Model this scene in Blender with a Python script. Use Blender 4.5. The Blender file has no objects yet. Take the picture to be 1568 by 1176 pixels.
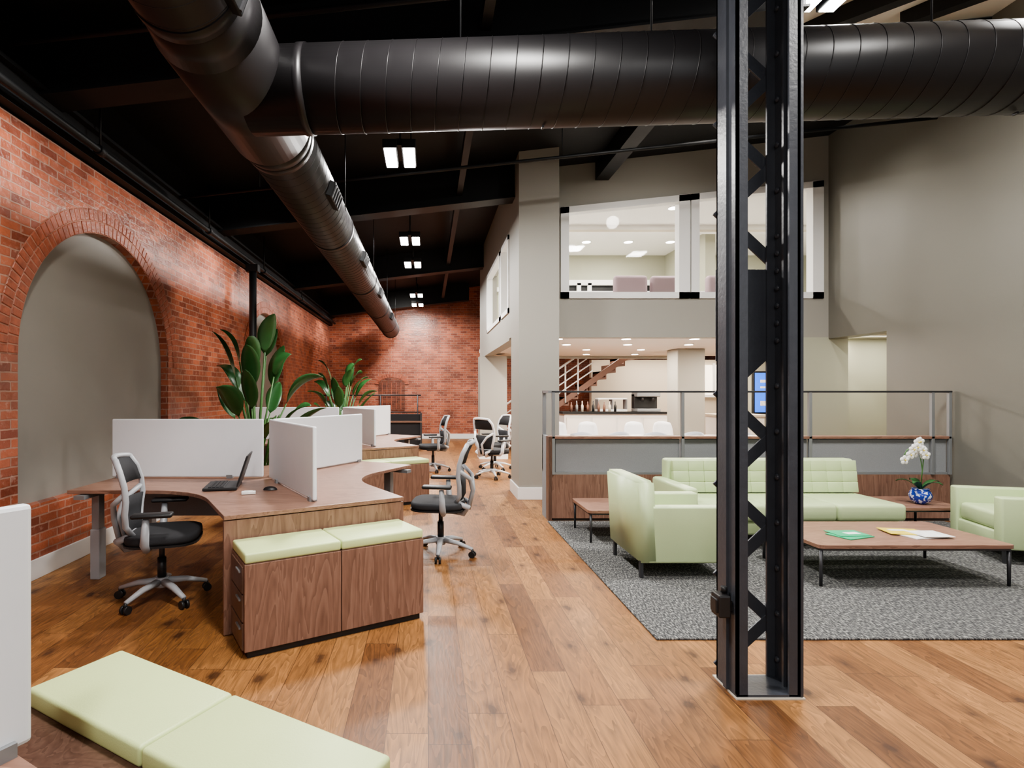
import bpy, bmesh, math, random
from mathutils import Vector, Matrix, Euler
random.seed(7)
sc = bpy.context.scene
R = math.radians

# ---------------------------------------------------------------- materials
def newmat(name):
    m = bpy.data.materials.new(name); m.use_nodes = True
    nt = m.node_tree
    return m, nt, nt.nodes['Principled BSDF']
def N(nt, t, **kw):
    n = nt.nodes.new(t)
    for k, v in kw.items(): setattr(n, k, v)
    return n
def pm(name, col, rough=0.5, metal=0.0, var=0.0, vscale=8, bump=0.0, bscale=60, spec=0.5, emit=None, estr=0, coat=0):
    m, nt, p = newmat(name)
    p.inputs['Base Color'].default_value = (*col, 1)
    p.inputs['Roughness'].default_value = rough
    p.inputs['Metallic'].default_value = metal
    p.inputs['Specular IOR Level'].default_value = spec
    p.inputs['Coat Weight'].default_value = coat
    if emit:
        p.inputs['Emission Color'].default_value = (*emit, 1)
        p.inputs['Emission Strength'].default_value = estr
    tc = N(nt, 'ShaderNodeTexCoord')
    if var > 0:
        no = N(nt, 'ShaderNodeTexNoise'); no.inputs['Scale'].default_value = vscale; no.inputs['Detail'].default_value = 4
        nt.links.new(tc.outputs['Object'], no.inputs['Vector'])
        mx = N(nt, 'ShaderNodeMix', data_type='RGBA')
        mx.inputs[6].default_value = (*[c*(1-var) for c in col], 1)
        mx.inputs[7].default_value = (*[min(1, c*(1+var)) for c in col], 1)
        nt.links.new(no.outputs['Fac'], mx.inputs[0]); nt.links.new(mx.outputs[2], p.inputs['Base Color'])
    if bump > 0:
        nb = N(nt, 'ShaderNodeTexNoise'); nb.inputs['Scale'].default_value = bscale; nb.inputs['Detail'].default_value = 3
        nt.links.new(tc.outputs['Object'], nb.inputs['Vector'])
        b = N(nt, 'ShaderNodeBump'); b.inputs['Strength'].default_value = bump; b.inputs['Distance'].default_value = 0.01
        nt.links.new(nb.outputs['Fac'], b.inputs['Height']); nt.links.new(b.outputs['Normal'], p.inputs['Normal'])
    return m
def math_n(nt, op, a, b=None, c=None):
    n = N(nt, 'ShaderNodeMath', operation=op)
    for i, v in enumerate((a, b, c)):
        if v is None: continue
        if isinstance(v, (int, float)): n.inputs[i].default_value = v
        else: nt.links.new(v, n.inputs[i])
    return n.outputs[0]
def ramp(nt, fac, stops):
    r = N(nt, 'ShaderNodeValToRGB')
    el = r.color_ramp.elements
    while len(el) < len(stops): el.new(0.5)
    for e, (p, c) in zip(el, stops): e.position = p; e.color = (*c, 1)
    nt.links.new(fac, r.inputs[0]); return r.outputs[0]

def oak_floor():
    m, nt, p = newmat('oak_floor')
    g = N(nt, 'ShaderNodeNewGeometry'); s = N(nt, 'ShaderNodeSeparateXYZ'); nt.links.new(g.outputs['Position'], s.inputs[0])
    X, Y = s.outputs[0], s.outputs[1]
    u = math_n(nt, 'DIVIDE', X, 0.185); row = math_n(nt, 'FLOOR', u); fu = math_n(nt, 'FRACT', u)
    w = N(nt, 'ShaderNodeTexWhiteNoise', noise_dimensions='1D'); nt.links.new(row, w.inputs['W'])
    v = math_n(nt, 'ADD', math_n(nt, 'DIVIDE', Y, 1.35), math_n(nt, 'MULTIPLY', w.outputs['Value'], 7.3))
    cell = math_n(nt, 'FLOOR', v); fv = math_n(nt, 'FRACT', v)
    cb = N(nt, 'ShaderNodeCombineXYZ'); nt.links.new(row, cb.inputs[0]); nt.links.new(cell, cb.inputs[1])
    w2 = N(nt, 'ShaderNodeTexWhiteNoise', noise_dimensions='2D'); nt.links.new(cb.outputs[0], w2.inputs['Vector'])
    rnd = w2.outputs['Value']
    gv = N(nt, 'ShaderNodeCombineXYZ')
    nt.links.new(math_n(nt, 'MULTIPLY', X, 8.0), gv.inputs[0]); nt.links.new(math_n(nt, 'MULTIPLY', Y, 1.1), gv.inputs[1])
    nt.links.new(math_n(nt, 'MULTIPLY', rnd, 37.0), gv.inputs[2])
    n1 = N(nt, 'ShaderNodeTexNoise'); n1.inputs['Scale'].default_value = 1.0; n1.inputs['Detail'].default_value = 2; n1.inputs['Distortion'].default_value = 0.7
    nt.links.new(gv.outputs[0], n1.inputs['Vector'])
    rings = math_n(nt, 'FRACT', math_n(nt, 'MULTIPLY', n1.outputs['Fac'], 15.0))
    n2 = N(nt, 'ShaderNodeTexNoise'); n2.inputs['Scale'].default_value = 7.0; n2.inputs['Detail'].default_value = 5
    nt.links.new(gv.outputs[0], n2.inputs['Vector'])
    n4 = N(nt, 'ShaderNodeTexNoise'); n4.inputs['Scale'].default_value = 11.0; n4.inputs['Detail'].default_value = 3
    nt.links.new(g.outputs['Position'], n4.inputs['Vector'])
    kv = N(nt, 'ShaderNodeCombineXYZ')
    nt.links.new(math_n(nt, 'MULTIPLY', X, 3.0), kv.inputs[0]); nt.links.new(math_n(nt, 'MULTIPLY', Y, 1.6), kv.inputs[1])
    vo = N(nt, 'ShaderNodeTexVoronoi', voronoi_dimensions='2D'); vo.inputs['Scale'].default_value = 1.0
    nt.links.new(kv.outputs[0], vo.inputs['Vector'])
    kd = math_n(nt, 'ADD', vo.outputs['Distance'], math_n(nt, 'MULTIPLY', n4.outputs['Fac'], 0.22))
    kn = ramp(nt, kd, [(0.14, (1, 1, 1)), (0.18, (.5, .5, .5)), (0.28, (0, 0, 0))])
    base = ramp(nt, rnd, [(0.0, (0.14, 0.056, 0.018)), (0.2, (0.205, 0.087, 0.028)), (0.6, (0.25, 0.114, 0.038)), (1.0, (0.31, 0.148, 0.052))])
    gr = math_n(nt, 'ADD', math_n(nt, 'MULTIPLY', rings, 0.5), math_n(nt, 'MULTIPLY', n2.outputs['Fac'], 1.1))
    gr = math_n(nt, 'ADD', gr, 0.22)
    mx = N(nt, 'ShaderNodeVectorMath', operation='SCALE'); nt.links.new(base, mx.inputs[0]); nt.links.new(gr, mx.inputs['Scale'])
    mk = N(nt, 'ShaderNodeMix', data_type='RGBA'); nt.links.new(math_n(nt, 'MULTIPLY', kn, 0.8), mk.inputs[0]); nt.links.new(mx.outputs[0], mk.inputs[6]); mk.inputs[7].default_value = (0.04, 0.015, 0.007, 1)
    e1 = math_n(nt, 'LESS_THAN', fu, 0.02); e2 = math_n(nt, 'LESS_THAN', fv, 0.003)
    ed = math_n(nt, 'MAXIMUM', e1, e2)
    ms = N(nt, 'ShaderNodeMix', data_type='RGBA'); nt.links.new(math_n(nt, 'MULTIPLY', ed, 0.7), ms.inputs[0]); nt.links.new(mk.outputs[2], ms.inputs[6]); ms.inputs[7].default_value = (0.04, 0.016, 0.008, 1)
    nt.links.new(ms.outputs[2], p.inputs['Base Color'])
    p.inputs['Roughness'].default_value = 0.47
    b = N(nt, 'ShaderNodeBump'); b.inputs['Strength'].default_value = 0.3; b.inputs['Distance'].default_value = 0.004
    nt.links.new(math_n(nt, 'SUBTRACT', n2.outputs['Fac'], ed), b.inputs['Height']); nt.links.new(b.outputs['Normal'], p.inputs['Normal'])
    return m

def brick(name, ax, dark=1.0):
    m, nt, p = newmat(name)
    g = N(nt, 'ShaderNodeNewGeometry'); s = N(nt, 'ShaderNodeSeparateXYZ'); nt.links.new(g.outputs['Position'], s.inputs[0])
    c = N(nt, 'ShaderNodeCombineXYZ')
    if ax == 'XY': nt.links.new(math_n(nt, 'ADD', s.outputs[0], s.outputs[1]), c.inputs[0])
    else: nt.links.new(s.outputs[ax], c.inputs[0])
    nt.links.new(s.outputs[2], c.inputs[1])
    nz = N(nt, 'ShaderNodeTexNoise'); nz.inputs['Scale'].default_value = 9; nz.inputs['Detail'].default_value = 3
    nt.links.new(g.outputs['Position'], nz.inputs['Vector'])
    wv = N(nt, 'ShaderNodeVectorMath', operation='SCALE'); nt.links.new(nz.outputs['Color'], wv.inputs[0]); wv.inputs['Scale'].default_value = 0.014
    av = N(nt, 'ShaderNodeVectorMath', operation='ADD'); nt.links.new(c.outputs[0], av.inputs[0]); nt.links.new(wv.outputs[0], av.inputs[1])
    bt = N(nt, 'ShaderNodeTexBrick'); nt.links.new(av.outputs[0], bt.inputs['Vector'])
    bt.inputs['Scale'].default_value = 1.0; bt.inputs['Brick Width'].default_value = 0.21; bt.inputs['Row Height'].default_value = 0.072
    bt.inputs['Mortar Size'].default_value = 0.0075; bt.inputs['Mortar Smooth'].default_value = 0.25
    bt.inputs['Color1'].default_value = (0.56*dark, 0.17*dark, 0.088*dark, 1); bt.inputs['Color2'].default_value = (0.26*dark, 0.072*dark, 0.043*dark, 1)
    bt.inputs['Mortar'].default_value = (0.46*dark, 0.255*dark, 0.19*dark, 1)
    n2 = N(nt, 'ShaderNodeTexNoise'); n2.inputs['Scale'].default_value = 2.2; n2.inputs['Detail'].default_value = 7
    nt.links.new(g.outputs['Position'], n2.inputs['Vector'])
    f = math_n(nt, 'ADD', math_n(nt, 'MULTIPLY', n2.outputs['Fac'], 1.6), 0.15)
    sm = N(nt, 'ShaderNodeVectorMath', operation='SCALE'); nt.links.new(bt.outputs['Color'], sm.inputs[0]); nt.links.new(f, sm.inputs['Scale'])
    n3 = N(nt, 'ShaderNodeTexNoise'); n3.inputs['Scale'].default_value = 22; n3.inputs['Detail'].default_value = 5
    nt.links.new(g.outputs['Position'], n3.inputs['Vector'])
    sp = ramp(nt, n3.outputs['Fac'], [(0.60, (0, 0, 0)), (0.70, (1, 1, 1))])
    mk = N(nt, 'ShaderNodeMix', data_type='RGBA'); nt.links.new(math_n(nt, 'MULTIPLY', sp, 0.4), mk.inputs[0]); nt.links.new(sm.outputs[0], mk.inputs[6]); mk.inputs[7].default_value = (0.6*dark, 0.38*dark, 0.31*dark, 1)
    nt.links.new(mk.outputs[2], p.inputs['Base Color'])
    p.inputs['Roughness'].default_value = 0.3
    b = N(nt, 'ShaderNodeBump'); b.inputs['Strength'].default_value = 0.6; b.inputs['Distance'].default_value = 0.012
    h = math_n(nt, 'SUBTRACT', math_n(nt, 'MULTIPLY', n3.outputs['Fac'], 0.9), bt.outputs['Fac'])
    nt.links.new(h, b.inputs['Height']); nt.links.new(b.outputs['Normal'], p.inputs['Normal'])
    return m

def walnut(name, sc_, mul=1.0):
    m, nt, p = newmat(name)
    tc = N(nt, 'ShaderNodeTexCoord'); mp = N(nt, 'ShaderNodeMapping'); mp.inputs['Scale'].default_value = sc_
    nt.links.new(tc.outputs['Object'], mp.inputs['Vector'])
    n = N(nt, 'ShaderNodeTexNoise'); n.inputs['Scale'].default_value = 1.0; n.inputs['Detail'].default_value = 3; n.inputs['Distortion'].default_value = 0.8
    nt.links.new(mp.outputs[0], n.inputs['Vector'])
    rg = math_n(nt, 'FRACT', math_n(nt, 'MULTIPLY', n.outputs['Fac'], 9.0))
    n2 = N(nt, 'ShaderNodeTexNoise'); n2.inputs['Scale'].default_value = 9.0; n2.inputs['Detail'].default_value = 4
    nt.links.new(mp.outputs[0], n2.inputs['Vector'])
    f = math_n(nt, 'ADD', math_n(nt, 'MULTIPLY', rg, 0.4), math_n(nt, 'MULTIPLY', n2.outputs['Fac'], 0.6))
    c = ramp(nt, f, [(0.15, (0.15*mul, 0.078*mul, 0.054*mul)), (0.55, (0.24*mul, 0.133*mul, 0.095*mul)), (0.9, (0.32*mul, 0.19*mul, 0.137*mul))])
    nt.links.new(c, p.inputs['Base Color']); p.inputs['Roughness'].default_value = 0.38
    return m

def rug_mat():
    m, nt, p = newmat('rug_weave')
    g = N(nt, 'ShaderNodeNewGeometry'); mp = N(nt, 'ShaderNodeMapping'); mp.inputs['Scale'].default_value = (95, 34, 1)
    mp.inputs['Rotation'].default_value = (0, 0, 0.6)
    nt.links.new(g.outputs['Position'], mp.inputs['Vector'])
    n = N(nt, 'ShaderNodeTexNoise'); n.inputs['Scale'].default_value = 1; n.inputs['Detail'].default_value = 2
    nt.links.new(mp.outputs[0], n.inputs['Vector'])
    c = ramp(nt, n.outputs['Fac'], [(0.36, (0.03, 0.031, 0.033)), (0.52, (0.10, 0.10, 0.10)), (0.68, (0.30, 0.30, 0.28))])
    nt.links.new(c, p.inputs['Base Color']); p.inputs['Roughness'].default_value = 0.95
    b = N(nt, 'ShaderNodeBump'); b.inputs['Strength'].default_value = 0.5; b.inputs['Distance'].default_value = 0.01
    nt.links.new(n.outputs['Fac'], b.inputs['Height']); nt.links.new(b.outputs['Normal'], p.inputs['Normal'])
    return m
def glass_mat():
    m = bpy.data.materials.new('window_glass'); m.use_nodes = True; nt = m.node_tree; nt.nodes.clear()
    o = N(nt, 'ShaderNodeOutputMaterial'); mx = N(nt, 'ShaderNodeMixShader'); t = N(nt, 'ShaderNodeBsdfTransparent'); g = N(nt, 'ShaderNodeBsdfGlossy')
    g.inputs['Roughness'].default_value = 0.02; mx.inputs[0].default_value = 0.01
    nt.links.new(t.outputs[0], mx.inputs[1]); nt.links.new(g.outputs[0], mx.inputs[2]); nt.links.new(mx.outputs[0], o.inputs[0])
    return m
def blue_white():
    m, nt, p = newmat('blue_white_porcelain')
    tc = N(nt, 'ShaderNodeTexCoord'); n = N(nt, 'ShaderNodeTexNoise'); n.inputs['Scale'].default_value = 34
    nt.links.new(tc.outputs['Object'], n.inputs['Vector'])
    c = ramp(nt, n.outputs['Fac'], [(0.53, (0.02, 0.05, 0.35)), (0.59, (0.7, 0.76, 0.88))])
    nt.links.new(c, p.inputs['Base Color']); p.inputs['Roughness'].default_value = 0.15
    return m

M = {}
M['floor'] = oak_floor()
M['brickL'] = brick('brick_left', 1); M['brickF'] = brick('brick_far', 0, .9); M['brickR'] = brick('brick_reveal', 'XY')
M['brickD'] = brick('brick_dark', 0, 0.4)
M['vous'] = pm('brick_voussoir', (0.36, 0.105, 0.058), 0.36, var=0.6, vscale=14, bump=0.5, bscale=40)
M['mort'] = pm('mortar', (0.42, 0.22, 0.16), 0.8, var=.3, vscale=20)
M['grey'] = pm('wall_paint_greige', (0.325, 0.312, 0.275), 0.6, var=0.03, vscale=1.5)
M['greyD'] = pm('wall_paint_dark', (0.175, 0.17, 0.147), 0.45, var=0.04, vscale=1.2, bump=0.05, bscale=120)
M['recess'] = pm('recess_paint', (0.29, 0.278, 0.25), 0.5, var=0.06, vscale=2)
M['sage'] = pm('sage_paint', (0.40, 0.40, 0.31), 0.6)
M['cream'] = pm('cream_paint', (0.60, 0.54, 0.44), 0.6)
M['white'] = pm('white_trim', (0.84, 0.84, 0.83), 0.4)
M['ceilw'] = pm('white_ceiling', (0.8, 0.78, 0.74), 0.7)
M['black'] = pm('black_ceiling_paint', (0.006, 0.0065, 0.0078), 0.55, var=0.3, vscale=3, bump=0.1, bscale=30, spec=.4)
M['beam'] = pm('black_beam_paint', (0.009, 0.0097, 0.011), 0.5, spec=.4)
M['duct'] = pm('black_duct_paint', (0.0125, 0.0115, 0.0125), 0.4, var=0.15, vscale=2, spec=.5)
M['steel'] = pm('dark_steel_paint', (0.055, 0.06, 0.072), 0.36, var=0.2, vscale=15, bump=0.12, bscale=50)
M['wv'] = walnut('walnut_vertical', (7, 7, 0.9)); M['wh'] = walnut('walnut_top', (1.2, 9, 9), 1.15)
M['wd'] = walnut('walnut_dark', (7, 7, 0.9), 0.5)
M['lime'] = pm('lime_leather', (0.60, 0.70, 0.34), 0.45, var=0.04, vscale=6, bump=0.08, bscale=200)
M['limes'] = pm('pale_green_leather', (0.50, 0.60, 0.345), 0.4, var=0.04, vscale=6, bump=0.08, bscale=200)
M['screen'] = pm('frosted_screen', (0.76, 0.78, 0.81), 0.5, var=0.02)
M['mgrey'] = pm('grey_metal', (0.28, 0.29, 0.30), 0.4, metal=0.4)
M['lgrey'] = pm('chair_frame_grey', (0.38, 0.39, 0.41), 0.4)
M['dmetal'] = pm('dark_grey_metal', (0.07, 0.07, 0.075), 0.4, metal=0.6)
M['bplast'] = pm('black_plastic', (0.016, 0.016, 0.017), 0.45)
M['bfab'] = pm('black_fabric', (0.026, 0.026, 0.029), 0.85, bump=0.3, bscale=300)
M['gfab'] = pm('grey_fabric', (0.27, 0.28, 0.29), 0.9, var=0.12, vscale=90, bump=0.3, bscale=250)
M['rug'] = rug_mat(); M['glass'] = glass_mat(); M['porc'] = blue_white()
M['lamp'] = pm('lamp_lens', (1, 1, 1), 0.5, emit=(1, 0.98, 0.95), estr=60)
M['dl'] = pm('downlight_lens', (1, 1, 1), 0.5, emit=(1, 0.93, 0.82), estr=30)
M['leaf'] = pm('plant_leaf', (0.028, 0.105, 0.028), 0.35, var=0.45, vscale=5)
M['stem'] = pm('plant_stem', (0.06, 0.16, 0.04), 0.5)
M['petal'] = pm('orchid_petal', (0.85, 0.83, 0.84), 0.5)
M['yel'] = pm('yellow_print', (0.75, 0.6, 0.08), 0.4); M['grn'] = pm('green_print', (0.03, 0.4, 0.2), 0.4)
M['paper'] = pm('paper', (0.8, 0.8, 0.78), 0.5, var=0.25, vscale=25)
M['tv'] = pm('tv_picture', (0.02, 0.08, 0.4), 0.3, emit=(0.05, 0.2, 0.9), estr=1.4)
M['mauve'] = pm('mauve_upholstery', (0.3, 0.22, 0.24), 0.8)
M['soil'] = pm('soil', (0.03, 0.02, 0.015), 0.95)
M['potg'] = pm('planter_grey', (0.1, 0.1, 0.1), 0.5)
M['stair'] = pm('stair_wood', (0.17, 0.085, 0.06), 0.5)
M['winl'] = pm('bright_window_blind', (0.9, 0.85, 0.75), 0.6, emit=(1, 0.85, 0.65), estr=1.6)

# ---------------------------------------------------------------- builder
class B:
    def __init__(s, name, loc=(0, 0, 0), rot=0):
        s.name = name; s.loc = loc; s.rot = rot; s.bm = bmesh.new(); s.mats = []
    def mi(s, m):
        mt = M[m]
        if mt not in s.mats: s.mats.append(mt)
        return s.mats.index(mt)
    def add(s, b2, mat, smooth=False, mtx=None):
        i = s.mi(mat)
        if mtx is not None: b2.transform(mtx)
        for f in b2.faces: f.material_index = i; f.smooth = smooth
        me = bpy.data.meshes.new('t'); b2.to_mesh(me); b2.free(); s.bm.from_mesh(me); bpy.data.meshes.remove(me)
    def box(s, c, size, mat, bev=0, rot=(0, 0, 0), seg=2, smooth=False):
        b = bmesh.new(); bmesh.ops.create_cube(b, size=1)
        for v in b.verts: v.co = Vector((v.co.x*size[0], v.co.y*size[1], v.co.z*size[2]))
        if bev > 0: bmesh.ops.bevel(b, geom=b.edges[:], offset=min(bev, min(size)*0.49), segments=seg, affect='EDGES', profile=0.5)
        s.add(b, mat, smooth, Matrix.Translation(c) @ Euler(rot).to_matrix().to_4x4())
    def bx(s, x0, x1, y0, y1, z0, z1, mat, bev=0, **k):
        s.box(((x0+x1)/2, (y0+y1)/2, (z0+z1)/2), (x1-x0, y1-y0, z1-z0), mat, bev, **k)
    def hexa(s, p, mat):
        b = bmesh.new(); v = [b.verts.new(q) for q in p]
        for f in ((3, 2, 1, 0), (4, 5, 6, 7), (0, 1, 5, 4), (1, 2, 6, 5), (2, 3, 7, 6), (3, 0, 4, 7)): b.faces.new([v[i] for i in f])
        s.add(b, mat)
    def slab(s, x0, x1, y0, y1, b0, b1, t0, t1, mat):
        s.hexa([(x0, y0, b0), (x1, y0, b1), (x1, y1, b1), (x0, y1, b0), (x0, y0, t0), (x1, y0, t1), (x1, y1, t1), (x0, y1, t0)], mat)
    def tube(s, pts, r, mat, seg=10, closed=False, smooth=True, flat=1.0):
        pts = [Vector(p) for p in pts]; n = len(pts)
        rs = r if isinstance(r, (list, tuple)) else [r]*n
        b = bmesh.new(); rings = []; up = None
        for i, p in enumerate(pts):
            if closed: t = (pts[(i+1) % n]-pts[i-1]).normalized()
            else:
                t = (pts[min(i+1, n-1)]-pts[max(i-1, 0)]).normalized()
            if up is None:
                a = Vector((0, 0, 1)) if abs(t.z) < 0.9 else Vector((1, 0, 0))
                up = (a - t*a.dot(t)).normalized()
            else: up = (up - t*up.dot(t)).normalized()
            sd = t.cross(up)
            rings.append([b.verts.new(p + (up*math.cos(2*math.pi*k/seg)*flat + sd*math.sin(2*math.pi*k/seg))*rs[i]) for k in range(seg)])
        for i in range(n if closed else n-1):
            a, c = rings[i], rings[(i+1) % n]
            for k in range(seg): b.faces.new((a[k], a[(k+1) % seg], c[(k+1) % seg], c[k]))
        if not closed:
            b.faces.new(rings[0][::-1]); b.faces.new(rings[-1])
        bmesh.ops.recalc_face_normals(b, faces=b.faces[:])
        s.add(b, mat, smooth)
    def cyl(s, p0, p1, r, mat, seg=20, r2=None, smooth=True):
        p0 = Vector(p0); p1 = Vector(p1); d = p1-p0
        b = bmesh.new(); bmesh.ops.create_cone(b, cap_ends=True, segments=seg, radius1=r, radius2=r if r2 is None else r2, depth=d.length)
        b.transform(Matrix.Translation((p0+p1)/2) @ d.to_track_quat('Z', 'Y').to_matrix().to_4x4())
        i = s.mi(mat)
        for f in b.faces: f.material_index = i; f.smooth = smooth and len(f.verts) == 4
        me = bpy.data.meshes.new('t'); b.to_mesh(me); b.free(); s.bm.from_mesh(me); bpy.data.meshes.remove(me)
    def prism(s, poly, z0, z1, mat, bev=0, smooth=False, mtx=None):
        b = bmesh.new(); v = [b.verts.new((x, y, z0)) for x, y in poly]; f = b.faces.new(v)
        r = bmesh.ops.extrude_face_region(b, geom=[f])
        for g in r['geom']:
            if isinstance(g, bmesh.types.BMVert): g.co.z = z1
        bmesh.ops.recalc_face_normals(b, faces=b.faces[:])
        if bev > 0:
            ed = [e for e in b.edges if abs(e.verts[0].co.z-e.verts[1].co.z) < 1e-6]
            bmesh.ops.bevel(b, geom=ed, offset=bev, segments=2, affect='EDGES', profile=0.5)
        s.add(b, mat, smooth, mtx)
    def sheet(s, rows, mat, thick=0.0, smooth=True):
        b = bmesh.new(); g = [[b.verts.new(p) for p in r] for r in rows]
        for i in range(len(g)-1):
            for j in range(len(g[0])-1): b.faces.new((g[i][j], g[i][j+1], g[i+1][j+1], g[i+1][j]))
        bmesh.ops.recalc_face_normals(b, faces=b.faces[:])
        if thick: bmesh.ops.solidify(b, geom=b.faces[:], thickness=thick)
        s.add(b, mat, smooth)
    def sph(s, c, r, mat, seg=10, scale=(1, 1, 1)):
        b = bmesh.new(); bmesh.ops.create_uvsphere(b, u_segments=seg, v_segments=max(4, seg//2), radius=r)
        s.add(b, mat, True, Matrix.Translation(c) @ Matrix.Diagonal((*scale, 1)))
    def lathe(s, prof, c, mat, seg=24):
        b = bmesh.new(); rings = [[b.verts.new((c[0]+r*math.cos(2*math.pi*k/seg), c[1]+r*math.sin(2*math.pi*k/seg), c[2]+z)) for k in range(seg)] for r, z in prof]
        for i in range(len(rings)-1):
            for k in range(seg): b.faces.new((rings[i][k], rings[i][(k+1) % seg], rings[i+1][(k+1) % seg], rings[i+1][k]))
        b.faces.new(rings[0][::-1]); b.faces.new(rings[-1])
        bmesh.ops.recalc_face_normals(b, faces=b.faces[:]); s.add(b, mat, True)
    def done(s):
        me = bpy.data.meshes.new(s.name); s.bm.to_mesh(me); s.bm.free()
        for m in s.mats: me.materials.append(m)
        o = bpy.data.objects.new(s.name, me); o.location = s.loc; o.rotation_euler = (0, 0, s.rot)
        sc.collection.objects.link(o); return o

XL, XR, YF = -3.15, 6.1, 17.8
def cz(x): return 4.85+0.115*(x-1.3)

# ---------------------------------------------------------------- shell
b = B('floor'); b.bx(-3.6, 11.2, -3.0, 18.2, -0.12, 0, 'floor'); b.done()

def wall_left():
    b = B('wall_left'); top = 3.6; r = 1.235; zs = 1.79; sill = 0.595
    arches = [5.5, 10.85]; cur = -3.0
    def quad(p, m):
        bb = bmesh.new(); bb.faces.new([bb.verts.new(q) for q in p]); b.add(bb, m)
    for c in arches:
        quad([(XL, cur, 0), (XL, c-r, 0), (XL, c-r, top), (XL, cur, top)], 'brickL')
        quad([(XL, c-r, 0), (XL, c+r, 0), (XL, c+r, sill), (XL, c-r, sill)], 'brickL')
        n = 40; P = [(c-r*math.cos(math.pi*k/n), zs+r*math.sin(math.pi*k/n)) for k in range(n+1)]
        for k in range(n):
            (y0, z0), (y1, z1) = P[k], P[k+1]
            quad([(XL, y0, z0), (XL, y1, z1), (XL, y1, top), (XL, y0, top)], 'brickL')
        D = XL-0.09
        O = [(c-r, sill)]+P+[(c+r, sill)]
        for k in range(len(O)-1):
            quad([(XL, *O[k]), (XL, *O[k+1]), (D, *O[k+1]), (D, *O[k])], 'brickR')
        quad([(XL, c-r, sill), (XL, c+r, sill), (D, c+r, sill), (D, c-r, sill)], 'brickR')
        quad([(D, c-r-.05, sill-.05), (D, c+r+.05, sill-.05), (D, c+r+.05, zs+r+.05), (D, c-r-.05, zs+r+.05)], 'recess')
        for k in range(n):
            a0, a1 = math.pi*k/n, math.pi*(k+1)/n
            q = [(XL+.003, c-q_*math.cos(a_), zs+q_*math.sin(a_)) for q_, a_ in ((r, a0), (r, a1), (r+.225, a1), (r+.225, a0))]
            quad(q, 'mort')
        for rr in (r+0.056, r+0.168):
            nv = int(math.pi*rr/0.07)
            for k in range(nv):
                a = math.pi*(k+0.5)/nv
                y, z = c-rr*math.cos(a), zs+rr*math.sin(a)
                b.box((XL-0.037+random.uniform(0, 0.006), y, z), (0.085, 0.06, 0.104), 'vous', 0.004, rot=(math.pi/2-a, 0, 0), seg=1)
        cur = c+r
    quad([(XL, cur, 0), (XL, YF, 0), (XL, YF, top), (XL, cur, top)], 'brickL')
    b.bx(XL-0.4, XL-0.21, -3, YF, 0, 4.6, 'recess')
    b.bx(XL-0.2, XL-0.003, -3, YF, top, 4.6, 'beam')
    b.done()
wall_left()
b = B('wall_left_ledger_beam'); b.bx(XL, XL+0.10, -3, YF, 3.62, 3.86, 'beam'); b.bx(XL, XL+0.16, -3, YF, 3.86, 3.89, 'beam'); b.done()
b = B('baseboard_left'); b.bx(XL, XL+0.02, -3, YF, 0, 0.16, 'white', 0.004); b.done()
b = B('wall_far'); b.bx(-3.5, 11.2, YF, YF+0.25, 0, 5.6, 'brickF')
cx0, rr = -1.15, 0.42
poly = [(-0.42, 0), (0.42, 0), (0.42, 0.85)]+[(0.42*math.cos(a), 0.85+0.2*math.sin(a)) for a in [math.pi*k/12 for k in range(1, 12)]]+[(-0.42, 0.85)]
b.prism(poly, 0, 0.03, 'brickD', mtx=Matrix.Translation((cx0, YF, 0.9)) @ Matrix.Rotation(math.pi/2, 4, 'X'))
for i in range(5): b.bx(cx0-0.32+i*0.15, cx0-0.30+i*0.15, YF-0.05, YF-0.02, 0.95, 1.8, 'vous')
for k in range(18):
    a = math.pi*(k+.5)/18; b.box((cx0-0.48*math.cos(a), YF-0.02, 1.75+0.27*math.sin(a)), (0.055, 0.04, 0.12), 'vous', rot=(0, -(math.pi/2-a), 0))
b.done()
b = B('baseboard_far'); b.bx(XL+.02, 6, YF-0.02, YF, 0, 0.16, 'white', 0.004); b.done()

b = B('wall_right')
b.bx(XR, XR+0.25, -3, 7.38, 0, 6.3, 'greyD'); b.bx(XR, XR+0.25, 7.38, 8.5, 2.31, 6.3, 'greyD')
b.done()
b = B('baseboard_right'); b.bx(XR-0.02, XR, -3, 7.38, 0, 0.14, 'white'); b.done()
b = B('wall_alcove'); b.bx(XR+0.25, 8.4, 8.95, 9.1, 0, 2.5, 'sage'); b.bx(8.3, 8.4, 7.2, 8.95, 0, 2.5, 'sage'); b.bx(XR+0.25, 8.4, 7.1, 7.2, 0, 2.5, 'sage'); b.bx(XR+0.25, 8.4, 7.1, 9.1, 2.42, 2.5, 'ceilw')
b.done()

b = B('ceiling')
b.slab(-3.5, 3.0, -3, 18, cz(-3.5), cz(3.0), cz(-3.5)+.15, cz(3)+.15, 'black')
b.slab(3.0, XR+0.2, 6.0, 18, cz(3.0), cz(XR+.2), cz(3)+.15, cz(XR+.2)+.15, 'black')
b.slab(3.0, XR+0.2, -3, 6.0, cz(3)+.16, cz(XR+.2)+.16, cz(3)+.3, cz(XR+.2)+.3, 'ceilw')
b.done()
b = B('ceiling_beams')
for y in (0.5, 4.4, 8.1, 12.6, 17.1):
    xe = (3.0 if y < 5 else XR) if y < 8 else 1.27
    b.slab(XL, xe, y, y+0.18, cz(XL)-.5, cz(xe)-.5, cz(XL), cz(xe), 'beam')
    b.slab(XL, xe, y-0.05, y+0.23, cz(XL)-.52, cz(xe)-.52, cz(XL)-.5, cz(xe)-.5, 'beam')
b.bx(2.55, 2.75, 4.5, 8.45, 4.72, 5.0, 'beam')
b.bx(0.42, 0.5, 2, 17, 4.36, 4.5, 'beam')
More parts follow.
